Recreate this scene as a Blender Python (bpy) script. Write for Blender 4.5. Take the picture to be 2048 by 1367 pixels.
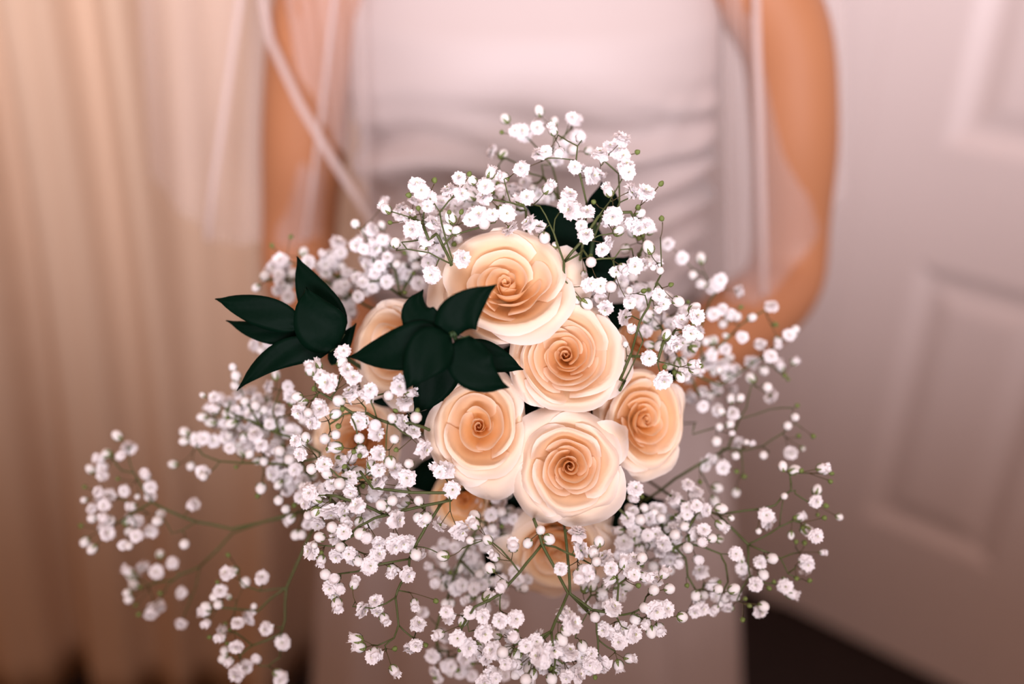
import bpy, math, random
from mathutils import Vector, Matrix, noise
PI = math.pi
sc = bpy.context.scene
for o in list(bpy.data.objects): bpy.data.objects.remove(o)
COL = sc.collection

# ---------------------------------------------------------------- camera, world, lights, exposure
FPX, CX, CY = 2000.0, 1024.0, 683.5
PITCH = math.radians(30); CAMZ = 1.5
cam_d = bpy.data.cameras.new('camera'); cam = bpy.data.objects.new('camera', cam_d); COL.objects.link(cam)
cam_d.sensor_width = 36; cam_d.lens = 36*FPX/2048
cam.location = (0, 0, CAMZ); cam.rotation_euler = (PI/2-PITCH, 0, 0)
cam_d.clip_start = .01; cam_d.clip_end = 50
cam_d.dof.use_dof = True; cam_d.dof.focus_distance = .563; cam_d.dof.aperture_fstop = 1.8
sc.camera = cam

def at(px, py, d):
    """a point of the room seen at this place of the photograph, at depth d along the lens axis"""
    X = (px-CX)/FPX*d; Y = -(py-CY)/FPX*d
    c, s = math.cos(PITCH), math.sin(PITCH)
    return Vector((X, d*c+Y*s, CAMZ-d*s+Y*c))
RIGHT = Vector((1, 0, 0)); UP = Vector((0, math.sin(PITCH), math.cos(PITCH))); TOCAM = Vector((0, -math.cos(PITCH), math.sin(PITCH)))

w = bpy.data.worlds.new('room_light'); sc.world = w; w.use_nodes = True
bg = w.node_tree.nodes['Background']; bg.inputs[0].default_value = (1.0, .42, .18, 1); bg.inputs[1].default_value = .29

def area(name, loc, target, size, energy, col, spread=180, sy=None):
    l = bpy.data.lights.new(name, 'AREA'); l.energy = energy; l.color = col
    l.shape = 'RECTANGLE'; l.size = size; l.size_y = sy or size; l.spread = math.radians(spread)
    o = bpy.data.objects.new(name, l); COL.objects.link(o); o.location = loc
    o.rotation_euler = (Vector(target)-Vector(loc)).to_track_quat('-Z', 'Y').to_euler()
    return o
area('ceiling_light', (.12, -.30, 2.25), (.05, .62, 1.30), .8, 3.6, (.95, .89, .95), 100)
area('window_light', (0, -2.4, 1.95), (0, 1.0, 2.26), 2.4, 36, (.94, .89, 1), 57, .45)

sc.view_settings.view_transform = 'Standard'; sc.view_settings.look = 'None'
sc.view_settings.gamma = 1; sc.view_settings.use_curve_mapping = False
sc.view_settings.exposure = 0.12
sc.cycles.use_denoising = True

# ---------------------------------------------------------------- materials
def mat(name, col, rough=.6, spec=.3, trans=0, var=0, vscale=20, bump=0, bscale=80, sheen=0, attr=None, col2=None, coat=0):
    m = bpy.data.materials.new(name); m.use_nodes = True; nt = m.node_tree; nt.nodes.clear()
    out = nt.nodes.new('ShaderNodeOutputMaterial'); b = nt.nodes.new('ShaderNodeBsdfPrincipled')
    b.inputs['Base Color'].default_value = (*col, 1); b.inputs['Roughness'].default_value = rough
    b.inputs['Specular IOR Level'].default_value = spec
    b.inputs['Sheen Weight'].default_value = sheen; b.inputs['Coat Weight'].default_value = coat
    csock = None
    tc = nt.nodes.new('ShaderNodeTexCoord')
    if attr:
        a = nt.nodes.new('ShaderNodeAttribute'); a.attribute_name = attr
        mx = nt.nodes.new('ShaderNodeMix'); mx.data_type = 'RGBA'
        mx.inputs[6].default_value = (*col, 1); mx.inputs[7].default_value = (*col2, 1)
        nt.links.new(a.outputs['Fac'], mx.inputs[0]); csock = mx.outputs[2]
    if var:
        n = nt.nodes.new('ShaderNodeTexNoise'); n.inputs['Scale'].default_value = vscale; n.inputs['Detail'].default_value = 4
        nt.links.new(tc.outputs['Object'], n.inputs['Vector'])
        hs = nt.nodes.new('ShaderNodeHueSaturation')
        mr = nt.nodes.new('ShaderNodeMapRange'); mr.inputs['To Min'].default_value = 1-var; mr.inputs['To Max'].default_value = 1+var
        nt.links.new(n.outputs['Fac'], mr.inputs['Value']); nt.links.new(mr.outputs[0], hs.inputs['Value'])
        if csock: nt.links.new(csock, hs.inputs['Color'])
        else: hs.inputs['Color'].default_value = (*col, 1)
        csock = hs.outputs[0]
    if csock: nt.links.new(csock, b.inputs['Base Color'])
    if bump:
        n2 = nt.nodes.new('ShaderNodeTexNoise'); n2.inputs['Scale'].default_value = bscale
        nt.links.new(tc.outputs['Object'], n2.inputs['Vector'])
        bp = nt.nodes.new('ShaderNodeBump'); bp.inputs['Strength'].default_value = bump; bp.inputs['Distance'].default_value = .002
        nt.links.new(n2.outputs['Fac'], bp.inputs['Height']); nt.links.new(bp.outputs[0], b.inputs['Normal'])
    res = b.outputs[0]
    if trans:
        t = nt.nodes.new('ShaderNodeBsdfTranslucent'); t.inputs[0].default_value = (*col, 1)
        if csock: nt.links.new(csock, t.inputs[0])
        ms = nt.nodes.new('ShaderNodeMixShader'); ms.inputs[0].default_value = trans
        nt.links.new(res, ms.inputs[1]); nt.links.new(t.outputs[0], ms.inputs[2]); res = ms.outputs[0]
    nt.links.new(res, out.inputs[0])
    return m

def veil_mat(name, col, opacity):
    m = bpy.data.materials.new(name); m.use_nodes = True; nt = m.node_tree; nt.nodes.clear()
    out = nt.nodes.new('ShaderNodeOutputMaterial')
    d = nt.nodes.new('ShaderNodeBsdfDiffuse'); d.inputs[0].default_value = (*col, 1)
    t = nt.nodes.new('ShaderNodeBsdfTranslucent'); t.inputs[0].default_value = (*col, 1)
    tr = nt.nodes.new('ShaderNodeBsdfTransparent')
    m1 = nt.nodes.new('ShaderNodeMixShader'); m1.inputs[0].default_value = .4
    nt.links.new(d.outputs[0], m1.inputs[1]); nt.links.new(t.outputs[0], m1.inputs[2])
    m2 = nt.nodes.new('ShaderNodeMixShader'); m2.inputs[0].default_value = opacity
    nt.links.new(tr.outputs[0], m2.inputs[1]); nt.links.new(m1.outputs[0], m2.inputs[2])
    nt.links.new(m2.outputs[0], out.inputs[0])
    return m

M = dict(
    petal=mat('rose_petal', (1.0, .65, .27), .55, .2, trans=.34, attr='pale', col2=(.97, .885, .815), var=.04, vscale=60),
    sepal=mat('rose_sepal', (.10, .16, .05), .6, .3, var=.2),
    rstem=mat('rose_stem', (.09, .16, .05), .5, .3, var=.2),
    white=mat('white_blossom', (.96, .92, .92), .7, .2, trans=.30),
    bud=mat('white_bud', (.94, .90, .87), .6, .25, trans=.18, var=.05, vscale=300),
    calyx=mat('calyx_green', (.14, .18, .045), .6, .3, var=.25, vscale=200),
    heart=mat('blossom_heart', (.45, .45, .16), .6, .3),
    gstem=mat('sprig_stem', (.07, .085, .024), .55, .3, var=.25, vscale=60),
    twig=mat('sprig_twig', (.085, .062, .022), .6, .25, var=.25, vscale=90),
    leaf=mat('glossy_leaf', (.001, .0075, .0037), .5, .03, var=.25, vscale=25, bump=.15, bscale=160),
    vein=mat('leaf_stem', (.03, .06, .02), .5, .3),
    skin=mat('skin', (.41, .172, .078), .5, .35, var=.06, vscale=14),
    dress=mat('ivory_satin', (.51, .43, .405), .55, .25, sheen=.2, var=.03, vscale=6),
    veil=veil_mat('veil_tulle', (.90, .80, .77), .26),
    hem=veil_mat('veil_hem', (.92, .82, .79), .45),
    curtain=mat('curtain_cloth', (.69, .495, .35), .8, .1, trans=.08, var=.04, vscale=5),
    door=mat('door_paint', (.77, .665, .63), .45, .4, var=.02, vscale=8),
    wall=mat('wall_paint', (.70, .58, .52), .8, .2, var=.03, vscale=6),
    floor=mat('dark_floor', (.02, .012, .011), .5, .3, var=.3, vscale=12),
)

# ---------------------------------------------------------------- object helpers
def mesh_obj(name, verts, faces, m, parent=None, smooth=True, attr=None):
    me = bpy.data.meshes.new(name); me.from_pydata([tuple(v) for v in verts], [], faces)
    if smooth: me.polygons.foreach_set('use_smooth', [True]*len(me.polygons))
    if attr:
        a = me.attributes.new('pale', 'FLOAT', 'POINT'); a.data.foreach_set('value', attr)
    ms = m if isinstance(m, (list, tuple)) else [m]
    for x in ms: me.materials.append(x)
    me.update()
    o = bpy.data.objects.new(name, me); COL.objects.link(o)
    if parent: o.parent = parent
    return o
def inst(name, me, parent, mw):
    o = bpy.data.objects.new(name, me); COL.objects.link(o); o.parent = parent
    o.matrix_local = mw
    return o
def thing(name, label, cat, loc, group=None):
    o = bpy.data.objects.new(name, None); COL.objects.link(o); o.location = loc; o.empty_display_size = .02
    o['label'] = label; o['category'] = cat
    if group: o['group'] = group
    return o
def grid(nu, nv, off=0):
    return [(off+j*nu+i, off+j*nu+i+1, off+(j+1)*nu+i+1, off+(j+1)*nu+i) for j in range(nv-1) for i in range(nu-1)]
def tube(pts, radii, sides=6, V=None, F=None, cap=True):
    V = [] if V is None else V; F = [] if F is None else F
    n = len(pts); base = len(V); prev = None
    for i, p in enumerate(pts):
        t = (pts[min(i+1, n-1)]-pts[max(i-1, 0)])
        t = t.normalized() if t.length > 1e-9 else Vector((0, 0, 1))
        if prev is None: a = t.orthogonal().normalized()
        else: a = (prev-t*prev.dot(t)); a = a.normalized() if a.length > 1e-6 else t.orthogonal().normalized()
        prev = a; b = t.cross(a)
        r = radii[i] if hasattr(radii, '__len__') else radii
        for k in range(sides):
            an = 2*PI*k/sides; V.append(p+(a*math.cos(an)+b*math.sin(an))*r)
    for i in range(n-1):
        for k in range(sides):
            k2 = (k+1) % sides
            F.append((base+i*sides+k, base+i*sides+k2, base+(i+1)*sides+k2, base+(i+1)*sides+k))
    if cap:
        F.append(tuple(base+k for k in range(sides))[::-1]); F.append(tuple(base+(n-1)*sides+k for k in range(sides)))
    return V, F
def bez(a, b, c, n):
    return [a*(1-t)**2+b*2*t*(1-t)+c*t*t for t in [i/(n-1) for i in range(n)]]
def frame(zaxis, roll=0):
    z = zaxis.normalized(); x = RIGHT-z*RIGHT.dot(z)
    if x.length < 1e-3: x = UP-z*UP.dot(z)
    x.normalize(); y = z.cross(x)
    m = Matrix((x, y, z)).transposed().to_4x4()
    return m @ Matrix.Rotation(roll, 4, 'Z')
def sm(a, b, x):
    t = max(0, min(1, (x-a)/(b-a))); return t*t*(3-2*t)
BIND = at(1078, 868, .80)      # where the hands hold the stalks
# ---------------------------------------------------------------- the room
def struct(o, label=None):
    o['kind'] = 'structure'
    if label: o['label'] = label
    return o
def quad(name, pts, m): return mesh_obj(name, pts, [(0, 1, 2, 3)], m, smooth=False)
def box(name, c, ax, size, m, parent=None, bev=.0):
    """ax: 3 unit axes, size: full lengths"""
    V = []
    for sx in (-1, 1):
        for sy in (-1, 1):
            for sz in (-1, 1): V.append(Vector(c)+ax[0]*sx*size[0]/2+ax[1]*sy*size[1]/2+ax[2]*sz*size[2]/2)
    F = [(0, 1, 3, 2), (4, 6, 7, 5), (0, 4, 5, 1), (2, 3, 7, 6), (0, 2, 6, 4), (1, 5, 7, 3)]
    return mesh_obj(name, V, F, m, parent, smooth=False)
struct(quad('floor', [(-2.4, -2.2, 0), (2.6, -2.2, 0), (2.6, 3, 0), (-2.4, 3, 0)], M['floor']), 'dark brown floor, nearly black under the white door')
struct(quad('wall_back', [(-2.4, 1.95, 0), (.30, 1.95, 0), (.30, 1.95, 2.7), (-2.4, 1.95, 2.7)], M['wall']), 'pale wall behind the curtain')

# white panelled door, standing at an angle on the right
DU = Vector((.779, -.627, 0)).normalized()        # along the door, towards the camera
DN = Vector((-DU.y*-1, 0, 0)); DN = Vector((-.627, -.779, 0)).normalized()   # its face
DZ = Vector((0, 0, 1))
D0 = Vector((.688, 1.409, 0))-DU*((.688-.555)/DU.x)     # far bottom corner
def dp(s, z, n=0): return D0+DU*s+DZ*z+DN*n
AX = (DU, DN, DZ)
wr = mesh_obj('wall_right', [dp(-.55, 0, -.0008), dp(-.0006, 0, -.0008), dp(-.0006, 2.7, -.0008), dp(-.55, 2.7, -.0008), dp(.84, 0, -.0008), dp(1.6, 0, -.0008), dp(1.6, 2.7, -.0008), dp(.84, 2.7, -.0008),
      dp(-.0006, 2.06, -.0008), dp(.84, 2.06, -.0008)], [(0, 1, 2, 3), (4, 5, 6, 7), (8, 9, 7, 2)], M['door'], smooth=False)
struct(wr, 'white wall around the panelled door')
dr = bpy.data.objects.new('door_1', None); COL.objects.link(dr); dr.location = D0
struct(dr, 'white door with recessed rectangular panels on the right')
def dbox(name, s0, s1, z0, z1):
    o = box(name, dp((s0+s1)/2, (z0+z1)/2, -.018), AX, (s1-s0, .036, z1-z0), M['door'])
    o.parent = dr; o.matrix_parent_inverse = Matrix.Translation(-D0); return o
PS = [(.115, .35), (.475, .71)]; PZ = [(.297, .815), (1.005, 1.56), (1.70, 1.93)]
dbox('stile', 0, .115, .008, 2.04); dbox('stile', .71, .825, .008, 2.04); dbox('mullion', .35, .475, .297, 1.93)
for z0, z1 in [(.008, .297), (.815, 1.005), (1.56, 1.70), (1.93, 2.04)]: dbox('rail', .115, .71, z0, z1)
for s0, s1 in PS:
    for z0, z1 in PZ:
        V = []; F = []
        loops = [(0, 0), (.006, -.002), (.024, -.010), (.032, -.011), (.038, -.011), (.064, -.004), (.070, -.003)]
        for a, n in loops: V += [dp(s0+a, z0+a, n), dp(s1-a, z0+a, n), dp(s1-a, z1-a, n), dp(s0+a, z1-a, n)]
        for j in range(len(loops)-1):
            for k in range(4): F.append((j*4+k, j*4+(k+1) % 4, (j+1)*4+(k+1) % 4, (j+1)*4+k))
        F.append(tuple(range(len(V)-4, len(V))))
        o = mesh_obj('panel', V, F, M['door'], smooth=False); o.parent = dr; o.matrix_parent_inverse = Matrix.Translation(-D0)

# long curtain with leaning folds on the left
def curtain():
    V = []; A = []; nx, nz = 300, 26
    for j in range(nz):
        z = .02+2.45*j/(nz-1)
        for i in range(nx):
            x = -1.75+1.95*i/(nx-1)
            q = x-.10*(z-1.3)+.012*math.sin(z*2.3+x*6)
            y = 1.25+.24*sm(-.50, -.22, x)+.012*math.sin(q*83)+.024*math.sin(q*47+1.3)+.024*math.sin(q*26+.4)+.004*math.sin(q*131+2)
            y += -.0+.02*math.sin(q*7+z*.6)
            V.append(Vector((x, y, z)))
    o = mesh_obj('curtain', V, grid(nx, nz), M['curtain'])
    sol = o.modifiers.new('thickness', 'SOLIDIFY'); sol.thickness = .002
    o['label'] = 'tall cream curtain hanging in soft folds behind the bride on the left'; o['category'] = 'curtain'
curtain()

# ---------------------------------------------------------------- the bride
BX = .022
bride = thing('person', 'bride in a sleeveless ivory satin dress and sheer veil, holding the bouquet out in front', 'person', (BX, .93, 0))
BI = Matrix.Translation(-Vector((BX, .93, 0)))
def own(o): o.parent = bride; o.matrix_parent_inverse = BI; return o

def body():
    verts = []; edges = []; rad = []
    def add(p, r, par=None):
        verts.append(Vector(p)); rad.append(r if isinstance(r, tuple) else (r, r))
        if par is not None: edges.append((par, len(verts)-1))
        return len(verts)-1
    def chain(pts, par):
        for p, r in pts: par = add(p, r, par)
        return par
    pel = add((BX, .965, .88), (.135, .09))
    wa = add((BX, .95, 1.06), (.115, .08), pel); ch = add((BX, .945, 1.22), (.13, .09), wa)
    up = add((BX, .955, 1.34), (.11, .075), ch); nk = chain([((BX, .965, 1.42), .055), ((BX, .95, 1.48), .05), ((BX, .945, 1.55), .05)], up)
    for s in (-1, 1):            # legs under the skirt
        chain([((BX+s*.085, .965, .78), .075), ((BX+s*.085, .95, .45), .052), ((BX+s*.085, .97, .12), .036), ((BX+s*.085, .90, .04), .03)], pel)
    # arms: upper arm straight down, forearm reaching forward to the hands
    for s in (-1, 1):
        sh = add((BX+s*.165, .955, 1.375), .055, up)
        if s > 0:
            el = at(1582, 572, 1.02); wr_ = at(1210, 838, .865); palm = at(1128, 858, .825)
            k = chain([((.258, .945, 1.28), .047), ((.277, .935, 1.17), .0455), (el+Vector((-.004, .025, .062)), .0415), (el+Vector((0, .004, 0)), .044), (el.lerp(wr_, .22), .046), (el.lerp(wr_, .42), .042), (el.lerp(wr_, .75), .030), (wr_, .0235)], sh)
        else:
            el = at(592, 560, 1.02); wr_ = at(905, 858, .855); palm = at(1000, 872, .82)
            k = chain([((-.185, .945, 1.28), .047), ((-.205, .94, 1.17), .0445), (el+Vector((.006, .022, .058)), .0405), (el, .043), (el.lerp(wr_, .22), .044), (el.lerp(wr_, .42), .040), (el.lerp(wr_, .75), .028), (wr_, .0235)], sh)
        pm = chain([(wr_.lerp(palm, .5), (.026, .018)), (palm, (.030, .016))], k)
        # four fingers wrap round the stalks, the thumb from the side
        fd = (palm-wr_).normalized(); stalk = (BIND-at(1080, 830, .57)).normalized()
        wrap = Vector((0, -1, .25)).normalized() if s > 0 else Vector((0, -1, .1)).normalized()
        for f, (off, ln) in enumerate([(-.027, .92), (-.009, 1.0), (.009, .95), (.026, .76)]):
            r0 = palm+stalk*(off)+fd*.012
            a = r0+(fd*.030+wrap*.014)*ln; b = a+(fd*.012+wrap*.022)*ln; c = b+(-fd*.010+wrap*.016)*ln
            k2 = add(r0, .0095, pm); chain([(a, .0088), (b, .0082), (c, .0068)], k2)
        t0 = palm-stalk*.026-fd*.012
        k3 = add(t0, .011, pm); chain([(t0-stalk*.014+fd*.022+wrap*.01, .0098), (t0-stalk*.016+fd*.044+wrap*.02, .008)], k3)
    me = bpy.data.meshes.new('body'); me.from_pydata(verts, edges, [])
    o = bpy.data.objects.new('body', me); COL.objects.link(o)
    md = o.modifiers.new('skin', 'SKIN'); md.use_smooth_shade = True
    for v, r in zip(me.skin_vertices[0].data, rad): v.radius = r; v.use_root = False
    me.skin_vertices[0].data[0].use_root = True
    ss = o.modifiers.new('sub', 'SUBSURF'); ss.levels = 2; ss.render_levels = 2
    dg = bpy.context.evaluated_depsgraph_get(); me2 = bpy.data.meshes.new_from_object(o.evaluated_get(dg))
    o.modifiers.clear(); o.data = me2; me2.name = 'body'; me2.materials.append(M['skin'])
    me2.polygons.foreach_set('use_smooth', [True]*len(me2.polygons))
    o['label'] = 'tanned bare arms and hands'
    own(o)
body()

def dress():
    # stacked rings from hem to neckline: z, half width, half depth front, y centre
    P = [(.02, .33, .28, 1.00), (.30, .30, .25, 1.0), (.60, .262, .21, .985), (.80, .228, .17, .975), (.93, .198, .14, .965), (1.02, .178, .118, .955), (1.08, .168, .120, .95),
         (1.15, .168, .121, .948), (1.21, .172, .122, .947), (1.26, .174, .121, .947), (1.30, .170, .113, .947), (1.34, .158, .085, .95)]
    nt, nz = 160, 150
    V = []
    for j in range(nz):
        z = .02+(1.335-.02)*j/(nz-1)
        k = max(i for i in range(len(P)-1) if P[i][0] <= z+1e-9)
        t = sm(0, 1, (z-P[k][0])/(P[k+1][0]-P[k][0])) if False else (z-P[k][0])/(P[k+1][0]-P[k][0])
        hw, hd, yc = [P[k][q]*(1-t)+P[k+1][q]*t for q in (1, 2, 3)]
        for i in range(nt):
            a = 2*PI*i/nt
            x = math.sin(a); y = -math.cos(a)
            r = 1
            front = max(0, math.cos(a))
            # ruched folds sweep across the waist and gather at her side on the right of the picture
            g = sm(1.0, 1.09, z)*(1-sm(1.20, 1.27, z))*sm(0, .35, front)
            conv = 1-.55*sm(-.2, .9, x)
            zz = (z-1.135-.02*x)/conv+.012*math.sin(x*5+1)
            off = g*(.0070*math.sin(zz*150+1.5*x)+.0115*math.sin(zz*87-2.2*x+1)+.003*math.sin(zz*230+3*x))
            # soft vertical folds of the skirt
            sk = 1-sm(.80, 1.0, z)
            off += sk*(.012*math.sin(a*13+.8)+.008*math.sin(a*22+2))*(1.2-z)
            # bust
            for bx in (-.42, .42): off += .006*math.exp(-((x-bx)/.30)**2-((z-1.255)/.045)**2)*sm(0, .5, front)
            V.append(Vector((BX+x*(hw+off), yc+y*(hd+off), z)))
    F = [(j*nt+i, j*nt+(i+1) % nt, (j+1)*nt+(i+1) % nt, (j+1)*nt+i) for j in range(nz-1) for i in range(nt)]
    o = mesh_obj('dress', V, F, M['dress']); o['label'] = 'ivory satin dress ruched at the waist'
    own(o); return o
dress()

def sheet(name, top, bottom, nu, nv, wave, m, hem=None):
    """cloth between two curves (lists of points), with folds pushed along y"""
    def curve(pts, t):
        f = t*(len(pts)-1); k = min(int(f), len(pts)-2); return pts[k].lerp(pts[k+1], f-k)
    V = []
    for j in range(nv):
        v = j/(nv-1)
        for i in range(nu):
            u = i/(nu-1); p = curve(top, u).lerp(curve(bottom, u), v)
            p = p+Vector((0, wave*(math.sin(u*19+v*2)+.6*math.sin(u*37+1-v*3)), 0))
            V.append(p)
    return own(mesh_obj(name, V, grid(nu, nv), m)), V
def hemline(pts, r, m): 
    V, F = tube(pts, r, 6); return own(mesh_obj('veil_hem', V, F, m))
veil_l, VL = sheet('veil', [at(255, -330, .98), at(480, -330, .93), at(600, -330, .90), at(690, -330, .90)], [at(300, 350, 1.10), at(418, 480, 1.02), at(545, 490, .98), at(640, 480, .95)], 60, 30, .006, M['veil'])
veil_f, VF = sheet('veil', [at(500, -330, .86), at(560, -330, .84), at(640, -330, .83), at(720, -330, .83)], [at(560, 60, .90), at(640, 230, .89), at(700, 330, .885), at(745, 430, .88)], 40, 24, .004, M['veil'])
veil_r, VR = sheet('veil', [at(1440, -330, .83), at(1480, -330, .84), at(1520, -330, .88), at(1690, -330, .92)], [at(1455, 600, .93), at(1495, 610, .93), at(1535, 600, .94), at(1690, 395, 1.0)], 40, 30, .004, M['veil'])
hemline([at(512, -200, .90), at(480, 0, .91), at(450, 210, .93), at(428, 360, .95), at(415, 480, .97)], .0035, M['hem'])
hemline([at(505, -120, .885), at(540, 80, .885), at(600, 210, .885), at(665, 320, .88), at(720, 405, .88), at(760, 470, .875)], .0042, M['hem'])
hemline([at(1500, -330, .84), at(1512, 0, .865), at(1518, 200, .88), at(1524, 400, .905), at(1528, 590, .93)], .0035, M['hem'])
hemline([at(690, -330, .84), at(668, 0, .87), at(640, 250, .90), at(610, 480, .93)], .0025, M['hem'])
# ---------------------------------------------------------------- roses
def rose(label, px, py, Rpx, d, tilt=(0, 0), roll=0, seed=1, n=22, opened=1.0, squash=1.0, tight=.0, hue=0.0, cup=.52, extra=()):
    rnd = random.Random(seed)
    R = Rpx*d/FPX
    axis = TOCAM+RIGHT*tilt[0]+UP*tilt[1]
    rot = frame(axis, 0)
    top = at(px, py, d)
    base = top-rot.to_3x3()@Vector((0, 0, .95*R))
    t_ = thing('cream_rose', label, 'rose', base, 'cream roses in the bouquet')
    t_.rotation_euler = rot.to_euler()
    sq = Matrix.Diagonal((squash, 1/squash**.5, 1))
    NU, NV = 17, 12
    th = roll
    nc = 5; no = 7; nm = n-nc-no
    for k in range(n+len(extra)):
        t = min(1, k/(n-1)); rim = 0
        th += math.radians(137.5)+rnd.uniform(-.28, .28)
        if k < nc: q = k/nc; rb = .03+.16*q; hw = 165-55*q; lean = .30; H = .86+.08*q
        elif k < nc+nm: q = (k-nc)/max(1, nm-1); rb = .22+(cup-.22)*q; hw = 92-22*q; lean = .08-.08*q; H = .95-.06*q
        else: q = min(1, (k-nc-nm)/(no-1)); rb = cup+.05+.12*q; hw = 74-10*q; lean = .0; H = .92-.20*q; rim = (cup+.20+(.80-cup)*q**.8)*(.9+.1*opened)
        if k >= n: rb = cup+.19; H = .70; rim = extra[k-n][1]
        rb *= R*(1+rnd.uniform(-.04, .04)); hw = math.radians(hw*(1+rnd.uniform(-.08, .08))); H = R*(H+rnd.uniform(-.03, .03)); lean += .10*tight
        th0 = th
        if k >= n: th = math.radians(extra[k-n][0]); hw = math.radians(extra[k-n][2]); rim *= R
        else: rim *= R*(1+rnd.uniform(-.11, .07))
        curl = .05*max(0, t-.4)
        lip = R*(.028+.02*t)
        drop = 0 if not rim else R*opened*(.02+.26*q)*(1+rnd.uniform(-.4, .4))
        sp = R*(.035 if k < nc else .075); flat = 0 if k < nc else .07
        tip = .05+.20*max(0, t-.3)*rnd.uniform(.1, 1.5)
        if k >= n: tip = extra[k-n][3]; curl = .05
        ph = rnd.uniform(0, 50); wav = R*(.008+.050*t*t)
        fold = rnd.uniform(-.25, .25)
        V = []; A = []
        for j in range(NV):
            v = j/(NV-1)
            for i in range(NU):
                u = -1+2*i/(NU-1)
                hv = 1-.30*abs(u)**3-.10*u*u*t+tip*math.exp(-((u-fold*.4)/.20)**2)*.55*min(1, t*2)
                s = v*hv
                env = .55+.45*math.sin(PI/2*min(1, s/.65))
                ang = th+u*hw*env
                rho = rb*(1-(1-min(s*(1.5 if rim else 1), 1))**(2.4 if k < nc else 1.75))*(1-lean*s**3)
                if rim: rho += (rim-rb)*sm(.42, 1.05, s)*(1-.12*u*u)
                cs = max(0, s-.62)/.38
                rho += rb*curl*cs**2.0*(1-.35*u*u)
                rho += sp*u*min(1, s*1.6)+rb*flat*u*u*s
                z = H*(min(1, s*(1.3 if rim else 1))**.9)-drop*cs**1.5
                l = max(0, v-.86)/.14            # fine rolled rim
                rho += lip*l*l*.7; z -= lip*l*l*.35
                e = max(0, abs(u)-.7)/.3
                rho += R*.05*t*e*e*s; 
                nv = noise.noise(Vector((math.cos(ang)*1.7+ph, math.sin(ang)*1.7, s*1.6)))
                rho += wav*nv*s*2.2; z += wav*1.3*noise.noise(Vector((u*1.9+ph, s*2, 7.7)))*s*s*2
                p = Vector((rho*math.cos(ang), rho*math.sin(ang), z))
                p = sq@p
                V.append(p)
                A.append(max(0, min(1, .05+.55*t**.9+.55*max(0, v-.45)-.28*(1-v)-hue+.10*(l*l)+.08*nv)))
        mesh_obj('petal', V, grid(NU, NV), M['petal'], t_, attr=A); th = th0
    # green hip and sepals under the flower, then the stalk down to the hands
    V = []; F = []
    prof = [(-.16, .07), (-.10, .16), (0, .20), (.06, .19), (.12, .12)]
    for z, r in prof:
        for k in range(10): V.append(Vector((r*R*math.cos(k*PI/5), r*R*math.sin(k*PI/5), z*R)))
    for j in range(4):
        for k in range(10): F.append((j*10+k, j*10+(k+1) % 10, (j+1)*10+(k+1) % 10, (j+1)*10+k))
    hip = mesh_obj('hip', V, F, M['sepal'], t_)
    for q in range(5):
        an = q*2*PI/5+roll; V = []
        for j in range(6):
            v = j/5; wd = .13*R*(1-v)**.7*(1+.6*v); rr = R*(.18+.42*v); z = R*(.03+.10*v-.30*v*v)
            for i in (-1, 0, 1):
                V.append(Vector((rr*math.cos(an)-i*wd*math.sin(an), rr*math.sin(an)+i*wd*math.cos(an), z+.03*R*i*i)))
        mesh_obj('sepal', V, grid(3, 6), M['sepal'], t_)
    inv = rot.to_3x3().inverted()
    end = inv@(BIND+Vector((rnd.uniform(-.012, .012), rnd.uniform(-.01, .01), rnd.uniform(-.012, .012)))-base)
    low = inv@(BIND+(BIND-at(1080, 830, .57)).normalized()*.13+Vector((rnd.uniform(-.02, .02), 0, rnd.uniform(-.03, .02)))-base)
    pts = bez(Vector((0, 0, -.12*R)), Vector((0, 0, -min(.6*end.length, .12))), end, 9)+[low]
    V, F = tube(pts, .0026, 7)
    mesh_obj('stem', V, F, M['rstem'], t_)
    return t_

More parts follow.
